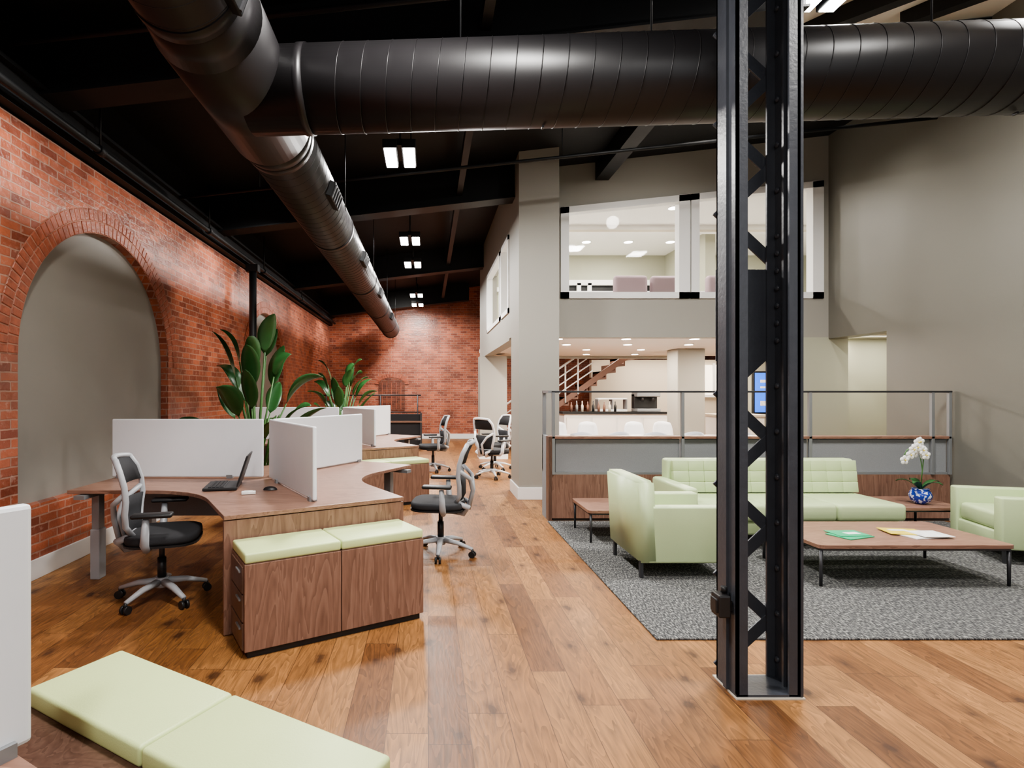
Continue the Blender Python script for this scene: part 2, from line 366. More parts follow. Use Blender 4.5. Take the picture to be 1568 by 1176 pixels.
b.bx(-1.9, -1.8, 2, 17, 4.3, 4.48, 'beam')
for x in (3.5, 4.7, 5.7):
    b.box((x, 5.0, cz(x)+0.04), (2.2, 0.12, 0.22), 'beam', rot=(0, 0, R(-45)))
b.done()

b = B('sprinkler_pipe')
b.tube([(XL+0.2, -2, 3.67), (XL+0.2, 17.6, 3.67)], 0.032, 'beam')
for y in (2.3, 5, 7.5, 10, 13): b.cyl((XL+0.2, y, 3.67), (XL+0.2, y, 4.3), 0.01, 'beam', 8); b.cyl((XL+.2, y-.04, 3.67), (XL+.2, y+.04, 3.67), .045, 'beam', 12)
for y, z in ((6.6, 3.86), (3.9, 4.0)):
    b.tube([(XL+.2, y, z-0.05), (XR-0.05, y, z+0.9)], 0.022, 'beam', 8)
    for x in (-2, -.2, 1.6):
        zz = z-0.05+0.95*(x-XL-.17)/(XR-.05-XL-.17)
        b.cyl((x, y, zz), (x, y, cz(x)), 0.007, 'beam', 6)
b.done()
b = B('steel_pipe_column'); b.cyl((-2.92, 9.27, 0), (-2.92, 9.27, 3.62), 0.06, 'beam', 16)
b.bx(-3.02, -2.82, 9.2, 9.34, 3.5, 3.62, 'beam'); b.bx(-3.02, -2.82, 9.17, 9.37, 0, .02, 'beam'); b.done()

# ---------------------------------------------------------------- ducts
def rings(b, p0, p1, r, step, slant=0.03, mat='duct'):
    p0 = Vector(p0); p1 = Vector(p1); d = (p1-p0); L = d.length; d.normalize()
    up = Vector((0, 0, 1)); up = (up-d*up.dot(d)).normalized(); sd = d.cross(up)
    t = step*0.5
    while t < L:
        pts = [p0+d*(t+slant*math.cos(a))+(up*math.cos(a)+sd*math.sin(a))*(r+0.0005) for a in [2*math.pi*k/36 for k in range(36)]]
        b.tube(pts, 0.0028, mat, 5, closed=True); t += step
DR = 0.262; DX, DZ = -1.14, 3.42; CR = .25
b = B('spiral_ductwork')
b.cyl((DX, -1.5, DZ), (DX, 17.0, DZ), DR, 'duct', 48)
rings(b, (DX, -1, DZ), (DX, 17.0, DZ), DR, 0.14)
for y in (2.6, 4.2, 6.5, 9.5, 12.5, 15.5): b.cyl((DX, y-0.04, DZ), (DX, y+0.04, DZ), DR+0.008, 'duct', 48)
b.cyl((DX, 2.85, DZ), (DX, 4.0, DZ), DR+0.03, 'duct', 48)
b.cyl((DX, 2.65, DZ), (DX, 2.85, DZ), DR, 'duct', 48, r2=DR+.03); b.cyl((DX, 4.0, DZ), (DX, 4.2, DZ), DR+.03, 'duct', 48, r2=DR)
b.cyl((DX, 16.95, DZ), (DX, 17.02, DZ), DR+.012, 'duct', 48)
for y in (2.4, 5.2, 7.7, 10.3, 13.5):
    b.box((DX+0.245, y, DZ-0.08), (0.10, 0.42, 0.14), 'beam', 0.008, rot=(0, R(20), 0))
    for k in range(5): b.box((DX+0.295, y-0.17+k*0.085, DZ-0.10), (0.01, 0.02, 0.12), 'dmetal', rot=(0, R(20), 0))
for y in (2.3, 5.9, 9, 12, 15):
    b.cyl((DX-DR, y, DZ), (DX-DR, y, cz(DX-.3)), 0.006, 'beam', 6); b.cyl((DX+DR, y, DZ), (DX+DR, y, cz(DX+.25)), 0.006, 'beam', 6)
p0 = Vector((DX+0.05, 3.42, 3.345)); p1 = Vector((XR-0.02, 3.22, 3.46))
b.cyl(p0, p1, CR, 'duct', 48); rings(b, p0.lerp(p1, .07), p1, CR, 0.146)
b.cyl(p0.lerp(p1, .045), p0.lerp(p1, .052), CR+.006, 'duct', 48)
for x in (0.2, 1.35, 3.0, 4.6):
    t = (x-p0.x)/(p1.x-p0.x); q = p0.lerp(p1, t)
    b.cyl((x, q.y, q.z+.2), (x, q.y, cz(x)), 0.006, 'beam', 6)
    b.box((x+.5, q.y, q.z-CR-.004), (0.012, 0.03, 0.014), 'dmetal')
b.done()

# ---------------------------------------------------------------- lattice steel column
b = B('steel_lattice_column')
x0, x1, y0, y1 = 1.508, 1.82, 2.71, 2.90
H = 5.05
def chan(xw, sgn):
    b.bx(min(xw, xw+sgn*.014), max(xw, xw+sgn*.014), y0, y1, 0.012, H, 'steel')
    for y in (y0, y1-.012): b.bx(min(xw, xw+sgn*.055), max(xw, xw+sgn*.055), y, y+.012, 0.012, H, 'steel')
chan(x0, 1); chan(x1, -1)
b.bx(x1, x1+0.012, y0-0.004, y1, .012, H, 'steel')
b.bx(x0-0.014, x0, y0+0.07, y0+0.10, .012, H, 'steel')
b.bx(x1-0.035, x1-0.014, y0+0.075, y0+0.09, .012, H, 'steel')
n = 0; z = 0.08; st = 0.235
while z < H-0.3:
    za, zb = z, z+st
    if not (za > 1.55 and za < 2.1):
        xa, xb = (x0+.03, x1-.03) if n % 2 == 0 else (x1-.03, x0+.03)
        d = Vector((xb-xa, 0, zb-za)); ang = math.atan2(d.z, d.x)
        b.box(((xa+xb)/2, y1+0.006+0.006*(n % 2), (za+zb)/2), (d.length+.06, 0.01, 0.062), 'steel', 0.002, rot=(0, -ang, 0))
    n += 1; z += st
b.bx(x0, x1, y1, y1+.012, 1.66, 2.14, 'steel', .002)
z = 0.12
while z < H:
    b.sph((x1-.0165, y1-0.035, z), 0.016, 'steel', 12, (0.7, 1, 1))
    z += 0.235 if not (1.55 < z < 2.25) else 0.09
b.bx(x0-.006, x1+.018, y0-.01, y1+.03, 0, 0.008, 'cream')
b.bx(x0, x1+.012, y0, y1, .008, .02, 'steel')
b.done()
b = B('junction_box'); b.box((x0-0.045, y0+0.06, 0.44), (0.06, 0.085, 0.11), 'bplast', .008); b.box((x0-0.07, y0+.06, .44), (.03, .06, .07), 'bplast', .006)
b.cyl((x0-.03, y0+.06, .5), (x0-.03, y0+.06, .53), .015, 'bplast', 12); b.box((x0-.012, y0+.06, .44), (.02, .05, .05), 'bplast'); b.done()

# ---------------------------------------------------------------- mezzanine box
FY = 8.45; BX = 1.27
b = B('wall_column'); b.slab(BX, 1.83, 7.73, FY, 0, 0, cz(BX), cz(1.83), 'grey'); b.done()
b = B('baseboard_column'); b.bx(BX-.02, 1.85, 7.71, 7.73, 0, .17, 'white', .004); b.bx(BX-.02, BX, 7.73, FY, 0, .17, 'white'); b.bx(1.83, 1.85, 7.73, FY, 0, .17, 'white'); b.done()
def wt(x): return 4.30+(x-2.02)*(4.71-4.30)/(6.01-2.02)
b = B('wall_mezzanine_front')
b.bx(BX, XR, FY, FY+.2, 2.33, 2.92, 'grey')
b.slab(BX, 2.02, FY, FY+.2, 2.92, 2.92, cz(BX), cz(2.02), 'grey')
b.slab(2.02, 6.01, FY, FY+.2, wt(2.02), wt(6.01), cz(2.02), cz(6.01), 'grey')
b.slab(6.01, XR, FY, FY+.2, 2.92, 2.92, cz(6.01), cz(XR), 'grey')
b.bx(5.72, XR+.3, FY, FY+.5, 0, 2.33, 'sage')
b.done()
def win(name, xa, xb):
    b = B(name); w = .095
    b.bx(xa, xb, FY-.03, FY+.12, 2.92, 2.92+w, 'white')
    b.slab(xa, xb, FY-.03, FY+.12, wt(xa)-w, wt(xb)-w, wt(xa), wt(xb), 'white')
    b.slab(xa, xa+w+.03, FY-.03, FY+.12, 2.92, 2.92, wt(xa), wt(xa+w), 'white')
    b.slab(xb-w-.07, xb, FY-.03, FY+.12, 2.92, 2.92, wt(xb-w), wt(xb), 'white')
    b.slab(xa+.05, xb-.05, FY+.05, FY+.058, 2.96, 2.96, wt(xa)-.04, wt(xb)-.04, 'glass')
    b.done()
win('window_1', 2.02, 3.98); win('window_2', 4.0, 6.01)
b = B('wall_mezzanine_side'); T = cz(BX)
b.bx(BX, BX+.2, FY+.2, 13.3, 2.3, 2.74, 'grey'); b.bx(BX, BX+.2, FY+.2, 13.3, 3.95, T, 'grey')
b.bx(BX, BX+.2, 11.8, 13.3, 2.74, 3.95, 'grey'); b.bx(BX, BX+.2, 9.55, 9.7, 2.74, 3.95, 'grey')
b.bx(BX, XR, 13.3, 13.5, 2.3, T+.3, 'grey')
b.bx(BX-.1, BX+.5, 12.4, 12.9, 0, 2.3, 'grey')
b.done()
for nm, ya, yb in (('window_3', FY+.2, 9.55), ('window_4', 9.7, 11.8)):
    b = B(nm); w = .07
    b.bx(BX-.02, BX+.1, ya, yb, 2.74, 2.74+w, 'white'); b.bx(BX-.02, BX+.1, ya, yb, 3.95-w, 3.95, 'white')
    b.bx(BX-.02, BX+.1, ya, ya+w, 2.74, 3.95, 'white'); b.bx(BX-.02, BX+.1, yb-w, yb, 2.74, 3.95, 'white')
    b.bx(BX+.04, BX+.05, ya+.05, yb-.05, 2.78, 3.9, 'glass'); b.done()
b = B('baseboard_pillar'); b.bx(BX-.12, BX+.52, 12.38, 12.4, 0, .17, 'white'); b.bx(BX-.12, BX-.1, 12.4, 12.9, 0, .17, 'white'); b.done()
b = B('mezzanine_floor_slab'); b.bx(BX+.2, 11, FY+.2, 13.3, 2.36, 2.6, 'ceilw'); b.done()
b = B('ceiling_mezzanine'); b.bx(BX+.2, 11, FY+.2, 13.3, 4.72, 4.78, 'ceilw')
b.bx(BX+.6, 11, 10.7, 10.9, 4.6, 4.72, 'ceilw'); b.bx(BX+.6, 11, 10.68, 10.7, 4.58, 4.62, 'cream'); b.done()
b = B('wall_mezzanine_back'); b.bx(BX+.2, 11, 13.1, 13.3, 2.6, 4.72, 'sage'); b.bx(10.9, 11, FY+.2, 13.2, 2.6, 4.75, 'sage')
b.bx(XR, 11, FY, FY+.2, 2.6, 4.75, 'sage'); b.bx(5.6, 5.8, 11.2, 13.1, 2.6, 4.72, 'sage'); b.done()
b = B('window_5')
b.bx(3.0, 5.5, 13.0, 13.1, 4.0, 4.12, 'white'); b.bx(3.0, 5.5, 13.07, 13.1, 3.0, 4.0, 'beam'); b.bx(1.6, 3.0, 13.0, 13.1, 3.85, 3.95, 'white')
for x in (3.0, 3.5, 3.75, 5.4): b.bx(x, x+.09, 13.0, 13.1, 3.0, 4.05, 'white')
b.done()
def lounge_seat(name, x, y, z):
    b = B(name, (x, y, z)); b.box((0, 0, .3), (.55, .55, .28), 'mauve', .06, seg=3, smooth=True)
    b.box((0, -.22, .6), (.58, .14, .62), 'mauve', .06, seg=3, smooth=True)
    for sx in (-1, 1):
        b.box((.27*sx, 0, .45), (.08, .5, .3), 'mauve', .03, seg=3, smooth=True)
        for sy in (-1, 1): b.cyl((.2*sx, .2*sy, 0), (.2*sx, .2*sy, .2), .015, 'dmetal', 8)
    b.done()
for x in (3.5, 4.15, 5.1, 5.95): lounge_seat('tub_chair', x, 9.8+random.uniform(0, .1), 2.6+.0)
b = B('mezzanine_counter'); b.bx(2.2, 5.5, 10.5, 10.8, 2.6, 3.35, 'grey'); b.bx(2.15, 5.55, 10.45, 10.85, 3.35, 3.4, 'white'); b.done()
def downlights(name, pts, z, e, every, col, r=.07):
    b = B(name)
    for k, (x, y) in enumerate(pts):
        b.cyl((x, y, z-.012), (x, y, z), r+.02, 'white', 16); b.cyl((x, y, z-.016), (x, y, z-.010), r, 'dl', 16)
        if k % every == 0:
            l = bpy.data.lights.new('lamp', 'AREA'); l.shape = 'DISK'; l.size = .2; l.energy = e; l.color = col
            o = bpy.data.objects.new('downlight_source', l); o.location = (x, y, z-.03); sc.collection.objects.link(o)
    b.done()
downlights('recessed_downlights_mezzanine', [(x, y) for y in (9.7, 11.9) for x in (2.6, 3.4, 4.3, 5.2, 6.8, 8.5)], 4.72, 52, 2, (1, .95, .87), .085)
downlights('recessed_downlights_cafe', [(x+(.4 if j % 2 else 0), y) for j, y in enumerate((8.95, 10.0, 11.2, 12.6)) for x in (2.1, 3.2, 4.3, 5.4, 6.5)], 2.36, 50, 2, (1, .9, .78))

# cafe
b = B('wall_cafe_back'); b.bx(4.6, 11, 15.6, 15.8, 0, 2.4, 'cream'); b.done()
b = B('wall_cafe_side'); b.bx(6.9, 10.8, 12.1, 12.3, 0, 2.36, 'sage'); b.done()
b = B('wall_cafe_right'); b.bx(10.9, 11, 8.6, 15.6, 0, 2.4, 'cream'); b.done()
b = B('ceiling_cafe_rear'); b.bx(BX+.2, 11, 13.5, 15.8, 2.6, 2.7, 'ceilw'); b.done()
b = B('wall_cafe_pillar'); b.bx(4.95, 5.5, 11.0, 11.5, 0, 2.36, 'grey', .02); b.done()
b = B('window_6')
b.bx(7.1, 8.9, 15.55, 15.6, 1.4, 2.25, 'winl')
for k in range(7): b.bx(7.1+k*.29, 7.16+k*.29, 15.5, 15.56, 1.4, 2.3, 'white')
b.bx(7.05, 8.95, 15.5, 15.56, 1.35, 1.42, 'white'); b.done()
b = B('television'); b.bx(7.05, 7.95, 12.03, 12.095, 1.02, 1.95, 'bplast', .01); b.bx(7.09, 7.91, 12.02, 12.03, 1.06, 1.91, 'tv')
b.bx(7.2, 7.7, 12.012, 12.02, 1.7, 1.76, 'paper'); b.bx(7.2, 7.55, 12.012, 12.02, 1.58, 1.62, 'paper'); b.bx(7.2, 7.8, 12.012, 12.02, 1.2, 1.3, 'paper'); b.done()
b = B('kitchen_counter')
b.bx(3.2, 5.6, 13.0, 13.6, 0, .98, 'white'); b.bx(3.15, 5.65, 12.95, 13.65, .98, 1.03, 'beam')
for k in range(4): b.bx(3.25+k*.6, 3.8+k*.6, 12.98, 13.0, .1, .9, 'ceilw', .004)
b.done()
b = B('coffee_machine'); b.bx(4.95, 5.5, 13.1, 13.5, 1.03, 1.1, 'mgrey', .01); b.bx(4.95, 5.5, 13.3, 13.5, 1.1, 1.45, 'bplast', .01); b.bx(4.95, 5.5, 13.1, 13.5, 1.38, 1.52, 'mgrey', .02)
for x in (5.1, 5.35): b.cyl((x, 13.18, 1.28), (x, 13.18, 1.38), .035, 'dmetal', 12)
b.done()
b = B('counter_bottles')
for k in range(9):
    x = 3.4+k*.13; c = random.choice(['bplast', 'stair', 'mgrey', 'cream'])
    b.lathe([(.03, 0), (.032, .14), (.012, .18), (.012, .22+random.uniform(0, .04))], (x, 13.15, 1.03), c, 10)
b.done()
b = B('pastry_display_case'); b.bx(4.1, 4.8, 13.35, 13.6, 1.03, 1.08, 'white'); b.bx(4.1, 4.8, 13.35, 13.6, 1.32, 1.35, 'white')
for x in (4.1, 4.44, 4.78): b.bx(x, x+.02, 13.35, 13.6, 1.08, 1.32, 'mgrey')
b.done()
b = B('staircase')
for k in range(14):
    xx = 1.9+k*.24; zz = .17*(k+1)
    b.bx(xx, xx+.27, 14.2, 15.3, zz-.05, zz, 'stair'); b.bx(xx, xx+.03, 14.2, 15.3, zz-.17, zz, 'stair')
b.hexa([(1.8, 14.14, 0), (5.1, 14.14, 2.33), (5.1, 14.2, 2.33), (1.8, 14.2, 0), (1.8, 14.14, .15), (5.1, 14.14, 2.5), (5.1, 14.2, 2.5), (1.8, 14.2, .15)], 'stair')
for dz in (.35, .55, .75, .98):
    xe = 3.9 if dz > .9 else 4.2
    b.tube([(1.85, 14.12, .1+dz), (xe, 14.12, .1+dz+(xe-1.85)*.68)], .026 if dz > .9 else .016, 'white', 8)
for k in range(7):
    xx = 1.9+k*.32; z0 = .1+(xx-1.85)*.68; b.cyl((xx, 14.12, z0), (xx, 14.12, z0+.98), .022, 'white', 8)
b.done()
def cafe_chair(x, y, rot):
    b = B('cafe_chair', (x, y, 0), rot)
    b.box((0, 0, .46), (.42, .42, .035), 'screen', .015, smooth=True)
    rows = []
    for i in range(6):
        z = .5+i*.085; w = .21-.02*(i/5)**3*3
        rows.append([(-.2-.03*i/5+.05*(abs(j-3)/3)**2, w*(j-3)/3, z-(.03 if i == 5 else 0)*(abs(j-3)/3)**2) for j in range(7)])
    b.sheet(rows, 'screen', .012)
    for sx in (-1, 1):
        for sy in (-1, 1): b.cyl((.19*sx, .2*sy, 0), (.15*sx, .16*sy, .45), .011, 'mgrey', 8)
    b.done()
for x, y, r in ((2.2, 7.75, 90), (2.75, 7.85, 100), (3.3, 7.75, 80), (3.85, 7.85, 95), (4.5, 7.75, 90), (5.1, 7.85, 85), (2.5, 10.2, -90), (3.1, 10.2, -90), (4.0, 10.2, -90), (4.6, 10.3, -90)):
    cafe_chair(x, y+.4, R(r))
def cafe_table(x, y):
    b = B('cafe_table', (x, y, 0)); b.cyl((0, 0, .72), (0, 0, .75), .42, 'white', 32); b.cyl((0, 0, .03), (0, 0, .72), .035, 'mgrey'); b.cyl((0, 0, 0), (0, 0, .03), .25, 'mgrey', 24); b.done()
for x in (2.6, 3.7, 4.8): cafe_table(x, 9.3)
b = B('counter_cabinet'); b.bx(5.9, 6.8, 11.2, 11.8, 0, 1.0, 'white', .01); b.bx(5.85, 6.85, 11.15, 11.85, 1.0, 1.04, 'cream')
for k in range(3): b.bx(5.93+k*.29, 6.2+k*.29, 11.18, 11.2, .08, .95, 'ceilw', .003)
b.done()

# ---------------------------------------------------------------- light fixtures
def fixture(x, y, z, power=90):
    b = B('ceiling_light', (x, y, z))
    for sx in (-.1, .1):
        b.bx(sx-.075, sx+.075, -.26, .26, 0, .09, 'beam', .005); b.bx(sx-.06, sx+.06, -.24, .24, -.008, .0, 'lamp')
    b.bx(-.03, .03, -.2, .2, .05, .12, 'beam'); b.cyl((0, 0, .1), (0, 0, cz(x)-z), .012, 'beam', 8); b.done()
    l = bpy.data.lights.new('lamp', 'AREA'); l.shape = 'RECTANGLE'; l.size = .35; l.size_y = .5; l.energy = power; l.color = (1, .97, .93)
    o = bpy.data.objects.new('ceiling_light_source', l); o.location = (x, y, z-.03); sc.collection.objects.link(o)
for y, p in ((-1.0, 80), (2.3, 110), (6.05, 145), (9.4, 110), (11.15, 110), (14.7, 100), (16.3, 80)): fixture(-.3, y, 4.05, p)
for x, y, p in ((3.4, 1.2, 90), (3.3, 4.5, 150), (4.9, 4.0, 85)): fixture(x, y, 4.75, p)

def area(name, loc, size, e, col=(1, 1, 1), rot=(0, 0, 0)):
    l = bpy.data.lights.new(name, 'AREA'); l.shape = 'RECTANGLE'; l.size, l.size_y = size; l.energy = e; l.color = col
    o = bpy.data.objects.new(name, l); o.location = loc; o.rotation_euler = rot; sc.collection.objects.link(o); return o
area('cafe_rear_glow', (6.5, 14.6, 2.5), (4, 1.2), 120, (1, .9, .78))
area('alcove_glow', (7.2, 8.2, 2.38), (.8, .8), 26, (1, .95, .85))
area('camera_side_fill', (1.5, -2.6, 2.8), (8, 3), 75, (.95, .98, 1), (R(80), 0, 0))  # soft fill lamp added behind the camera; no window stands there
def spot(loc, tgt, e, ang=70, col=(1, .95, .88)):
    l = bpy.data.lights.new('wall_washer', 'SPOT'); l.energy = e; l.spot_size = R(ang); l.spot_blend = .8; l.shadow_soft_size = .12; l.color = col
    o = bpy.data.objects.new('wall_washer', l); o.location = loc
    o.rotation_euler = (Vector(tgt)-Vector(loc)).to_track_quat('-Z', 'Y').to_euler(); sc.collection.objects.link(o)
for y in (3.2, 7.6, 12.8, 16): spot((-1.9, y, 4.1), (XL, y+.5, 2.6), 125, 85)
spot((-.6, 15.2, 4.0), (-.8, YF, 2.7), 110, 90)
spot((4.9, 6.6, 4.9), (XR, 7.4, 3.4), 30, 75)
spot((3.6, 6.2, 4.8), (3.4, FY, 3.0), 50, 100)
spot((1.4, 5.2, 4.6), (1.5, 7.7, 2.2), 60, 60)

w = bpy.data.worlds.new('world'); sc.world = w; w.use_nodes = True
w.node_tree.nodes['Background'].inputs[0].default_value = (.9, .95, 1, 1); w.node_tree.nodes['Background'].inputs[1].default_value = .13

# ---------------------------------------------------------------- workstations
W = .62
def cluster(loc, L=(1.38, 1.38, 1.38), SL=(1.38, 1.25, 1.35), ends=(0, 1, 0)):
    b = B('workstation_desk', (*loc, 0)); angs = [R(180), R(-60), R(60)]
    poly = []
    ds = [(math.cos(a), math.sin(a)) for a in angs]; ns = [(-d[1], d[0]) for d in ds]
    for i in range(3):
        d, n = ds[i], ns[i]; j = (i+1) % 3; d2 = ds[j]
        p = lambda t, s_: (d[0]*t+n[0]*s_, d[1]*t+n[1]*s_)
        poly.append(p(L[i], -W)); poly.append(p(L[i], W))
        bis = angs[i]+R(60); inn = (math.cos(bis)*W/math.sin(R(60)), math.sin(bis)*W/math.sin(R(60)))
        P1 = (inn[0]+d[0]*.42, inn[1]+d[1]*.42); P2 = (inn[0]+d2[0]*.42, inn[1]+d2[1]*.42)
        for k in range(9):
            t = k/8; poly.append(((1-t)**2*P1[0]+2*t*(1-t)*inn[0]+t*t*P2[0], (1-t)**2*P1[1]+2*t*(1-t)*inn[1]+t*t*P2[1]))
    b.prism(poly, .712, .74, 'wh', .003)
    b.cyl((0, 0, 0), (0, 0, .71), .06, 'mgrey', 20); b.cyl((0, 0, 0), (0, 0, .02), .25, 'mgrey', 24)
    for i in range(3):
        a = angs[i]; d, n = ds[i], ns[i]
        rz = (0, 0, a)
        b.box((d[0]*L[i]*.5, d[1]*L[i]*.5, .66), (L[i]*.95, .1, .08), 'mgrey', rot=rz)
        b.box((d[0]*L[i]*.5, d[1]*L[i]*.5, .52), (L[i]*.8, .02, .22), 'gfab', rot=rz)
        e = L[i]-.12
        if ends[i]:
            b.box((d[0]*(L[i]-.02), d[1]*(L[i]-.02), .356), (.03, W*2, .70), 'wv', .002, rot=rz)
        else:
            for s_ in (-1, 1):
                c = (d[0]*e+n[0]*.42*s_, d[1]*e+n[1]*.42*s_)
                b.box((c[0], c[1], .5), (.06, .08, .42), 'mgrey', .005, rot=rz); b.box((c[0], c[1], .2), (.075, .095, .4), 'lgrey', .005, rot=rz)
                b.box((c[0], c[1], .69), (.08, .5, .03), 'mgrey', rot=rz)
        s0 = .05; l = SL[i]-s0
        b.box((d[0]*(s0+l/2), d[1]*(s0+l/2), 1.005), (l, .03, .51), 'screen', .01, rot=rz, seg=2)
        for t in (.25, .95): b.box((d[0]*SL[i]*t, d[1]*SL[i]*t, .755), (.05, .055, .03), 'mgrey', rot=rz)
    b.done()
def bench(hub, ang, d0, d1, cush=None, z=.53):
    a = R(ang); d = Vector((math.cos(a), math.sin(a), 0))
    c = Vector((*hub, 0))+d*((d0+d1)/2); dep = d1-d0
    b = B('storage_bench', c, a)
    b.box((0, 0, .02), (dep-.04, 1.11, .04), 'bplast')
    for s_ in (-1, 1):
        b.box((0, s_*.2885, z/2+.02), (dep, .571, z-.04), 'wv', .003)
        b.box((0, s_*.2885, z+.002), (dep-.006, .565, .008), 'wd')
        cd0 = cush if cush else dep
        b.box((dep/2-cd0/2, s_*.287, z+.033), (cd0, .57, .058), 'lime', .012, seg=3, smooth=True)
    for s_ in (-1, 1):
        for k in range(3):
            b.box((0, s_*.578, .12+k*.16), (dep-.05, .012, .15), 'wd', .002)
            b.box((dep*.2, s_*.588, .16+k*.16), (.1, .012, .01), 'mgrey')
    b.done()
H1 = (-1.4, 4.9); H2 = (-1.35, 8.75); H0 = (-1.46, .16)
cluster(H1); bench(H1, -60, 1.39, 1.75)
cluster(H2); bench(H2, -60, 1.39, 1.75)
cluster(H0, (1.2, 1.2, 1.17), (1.15, 1.0, 1.2), (0, 0, 1)); bench(H0, 60, 1.28, 1.75, cush=.30)

def office_chair(x, y, ang, mat2='lgrey', seatm='bfab'):
    b = B('office_chair', (x, y, 0), R(ang))
    for k in range(5):
        a = 2*math.pi*k/5+.35; c, s_ = math.cos(a), math.sin(a)
        b.tube([(c*.03, s_*.03, .13), (c*.17, s_*.17, .115), (c*.31, s_*.31, .075)], [.032, .026, .018], mat2, 8, flat=.8)
        for q in (-.018, .018): b.cyl((c*.31-s_*(q-.009), s_*.31+c*(q-.009), .029), (c*.31-s_*(q+.009), s_*.31+c*(q+.009), .029), .029, 'bplast', 16)
        b.cyl((c*.31, s_*.31, .04), (c*.31, s_*.31, .075), .012, 'bplast', 8)
    b.cyl((0, 0, .09), (0, 0, .16), .045, mat2); b.cyl((0, 0, .15), (0, 0, .3), .03, 'bplast'); b.cyl((0, 0, .3), (0, 0, .41), .02, 'dmetal')
    b.box((-.02, 0, .415), (.3, .2, .05), 'dmetal', .015)
    pl = []
    for k in range(32):
        t = 2*math.pi*k/32; cc, ss = math.cos(t), math.sin(t)
        pl.append((.02+.245*math.copysign(abs(cc)**.55, cc), .25*math.copysign(abs(ss)**.55, ss)))
    b.prism(pl, .44, .505, seatm, .022, smooth=True)
    b.prism([(x_*1.01, y_*1.01) for x_, y_ in pl], .428, .442, 'bplast')
    for s_ in (-1, 1):
        b.tube([(-.05, s_*.1, .42), (-.05, s_*.24, .42), (-.05, s_*.29, .46), (-.04, s_*.295, .64)], [.026, .026, .03, .022], mat2, 8)
        b.box((.0, s_*.29, .665), (.26, .095, .03), 'bplast', .014, seg=3, smooth=True)
    prof = [(-.20, .50), (-.235, .57), (-.235, .66), (-.225, .75), (-.235, .85), (-.265, .95), (-.305, 1.03)]
    hw = [.15, .19, .215, .225, .225, .215, .17]
    def row(i, f=1.0):
        x_, z_ = prof[i]; return [(x_+.045*(abs(j-4)/4)**2, hw[i]*f*(j-4)/4, z_) for j in range(9)]
    b.sheet([row(i, .97) for i in range(4, 7)], 'bfab', .008)
    b.sheet([row(i, .9) for i in range(0, 4)], 'bfab', .012)
    for s_ in (-1, 1):
        b.tube([(p[0]+.045, s_*h, p[1]) for p, h in zip(prof, hw)], .021, mat2, 8)
        b.tube([(-.1, s_*.05, .41), (-.22, s_*.08, .40), (-.26, s_*.12, .46), (prof[0][0]+.03, s_*hw[0], prof[0][1])], [.026, .03, .028, .022], mat2, 8)
        b.tube([(-.26, s_*.05, .43), (-.30, s_*.05, .6), (-.28, s_*.14, .72), (-.19, s_*.22, .80)], .02, mat2, 8)
    b.tube([(prof[-1][0]+.045*(abs(j-4)/4)**2, hw[-1]*(j-4)/4, 1.03+.012*(1-(abs(j-4)/4)**2)) for j in range(9)], .019, mat2, 8)
    b.tube([(prof[0][0]+.045*(abs(j-4)/4)**2, hw[0]*(j-4)/4, .5) for j in range(9)], .014, mat2, 8)
    b.done()
office_chair(-1.93, 4.03, 14); office_chair(.12, 5.15, 172)
office_chair(.1, 10.5, 190)
office_chair(1.12, 9.7, 40, 'screen'); office_chair(1.3, 10.75, 200, 'screen')

b = B('laptop', (-1.63, 4.42, .742), R(12))
b.box((0, 0, .012), (.25, .36, .02), 'bplast', .004); b.box((-.03, 0, .023), (.12, .32, .003), 'dmetal')
for k in range(4):
    for j in range(12): b.box((-.075+k*.028, -.145+j*.0265, .026), (.022, .021, .004), 'bplast')
b.box((.165, 0, .145), (.012, .36, .25), 'bplast', .004, rot=(0, R(18), 0)); b.box((.158, 0, .145), (.004, .33, .22), 'dmetal', rot=(0, R(18), 0)); b.done()
b = B('computer_mouse', (-1.22, 4.3, .742)); b.sph((0, 0, .0), .05, 'bplast', 16, (1.1, .7, .55)); bmesh.ops.bisect_plane(b.bm, geom=b.bm.verts[:]+b.bm.edges[:]+b.bm.faces[:], plane_co=(0, 0, 0), plane_no=(0, 0, 1), clear_inner=True); b.done()
b = B('card_box', (-1.33, 4.12, .742), .3); b.box((0, 0, .01), (.1, .05, .02), 'paper', .003); b.box((0, 0, .022), (.06, .03, .004), 'white'); b.done()
b = B('dock_speaker', (-1.75, 5.3, .742)); b.box((0, 0, .04), (.1, .06, .08), 'bplast', .01); b.box((0, -.031, .04), (.08, .004, .06), 'dmetal'); b.done()

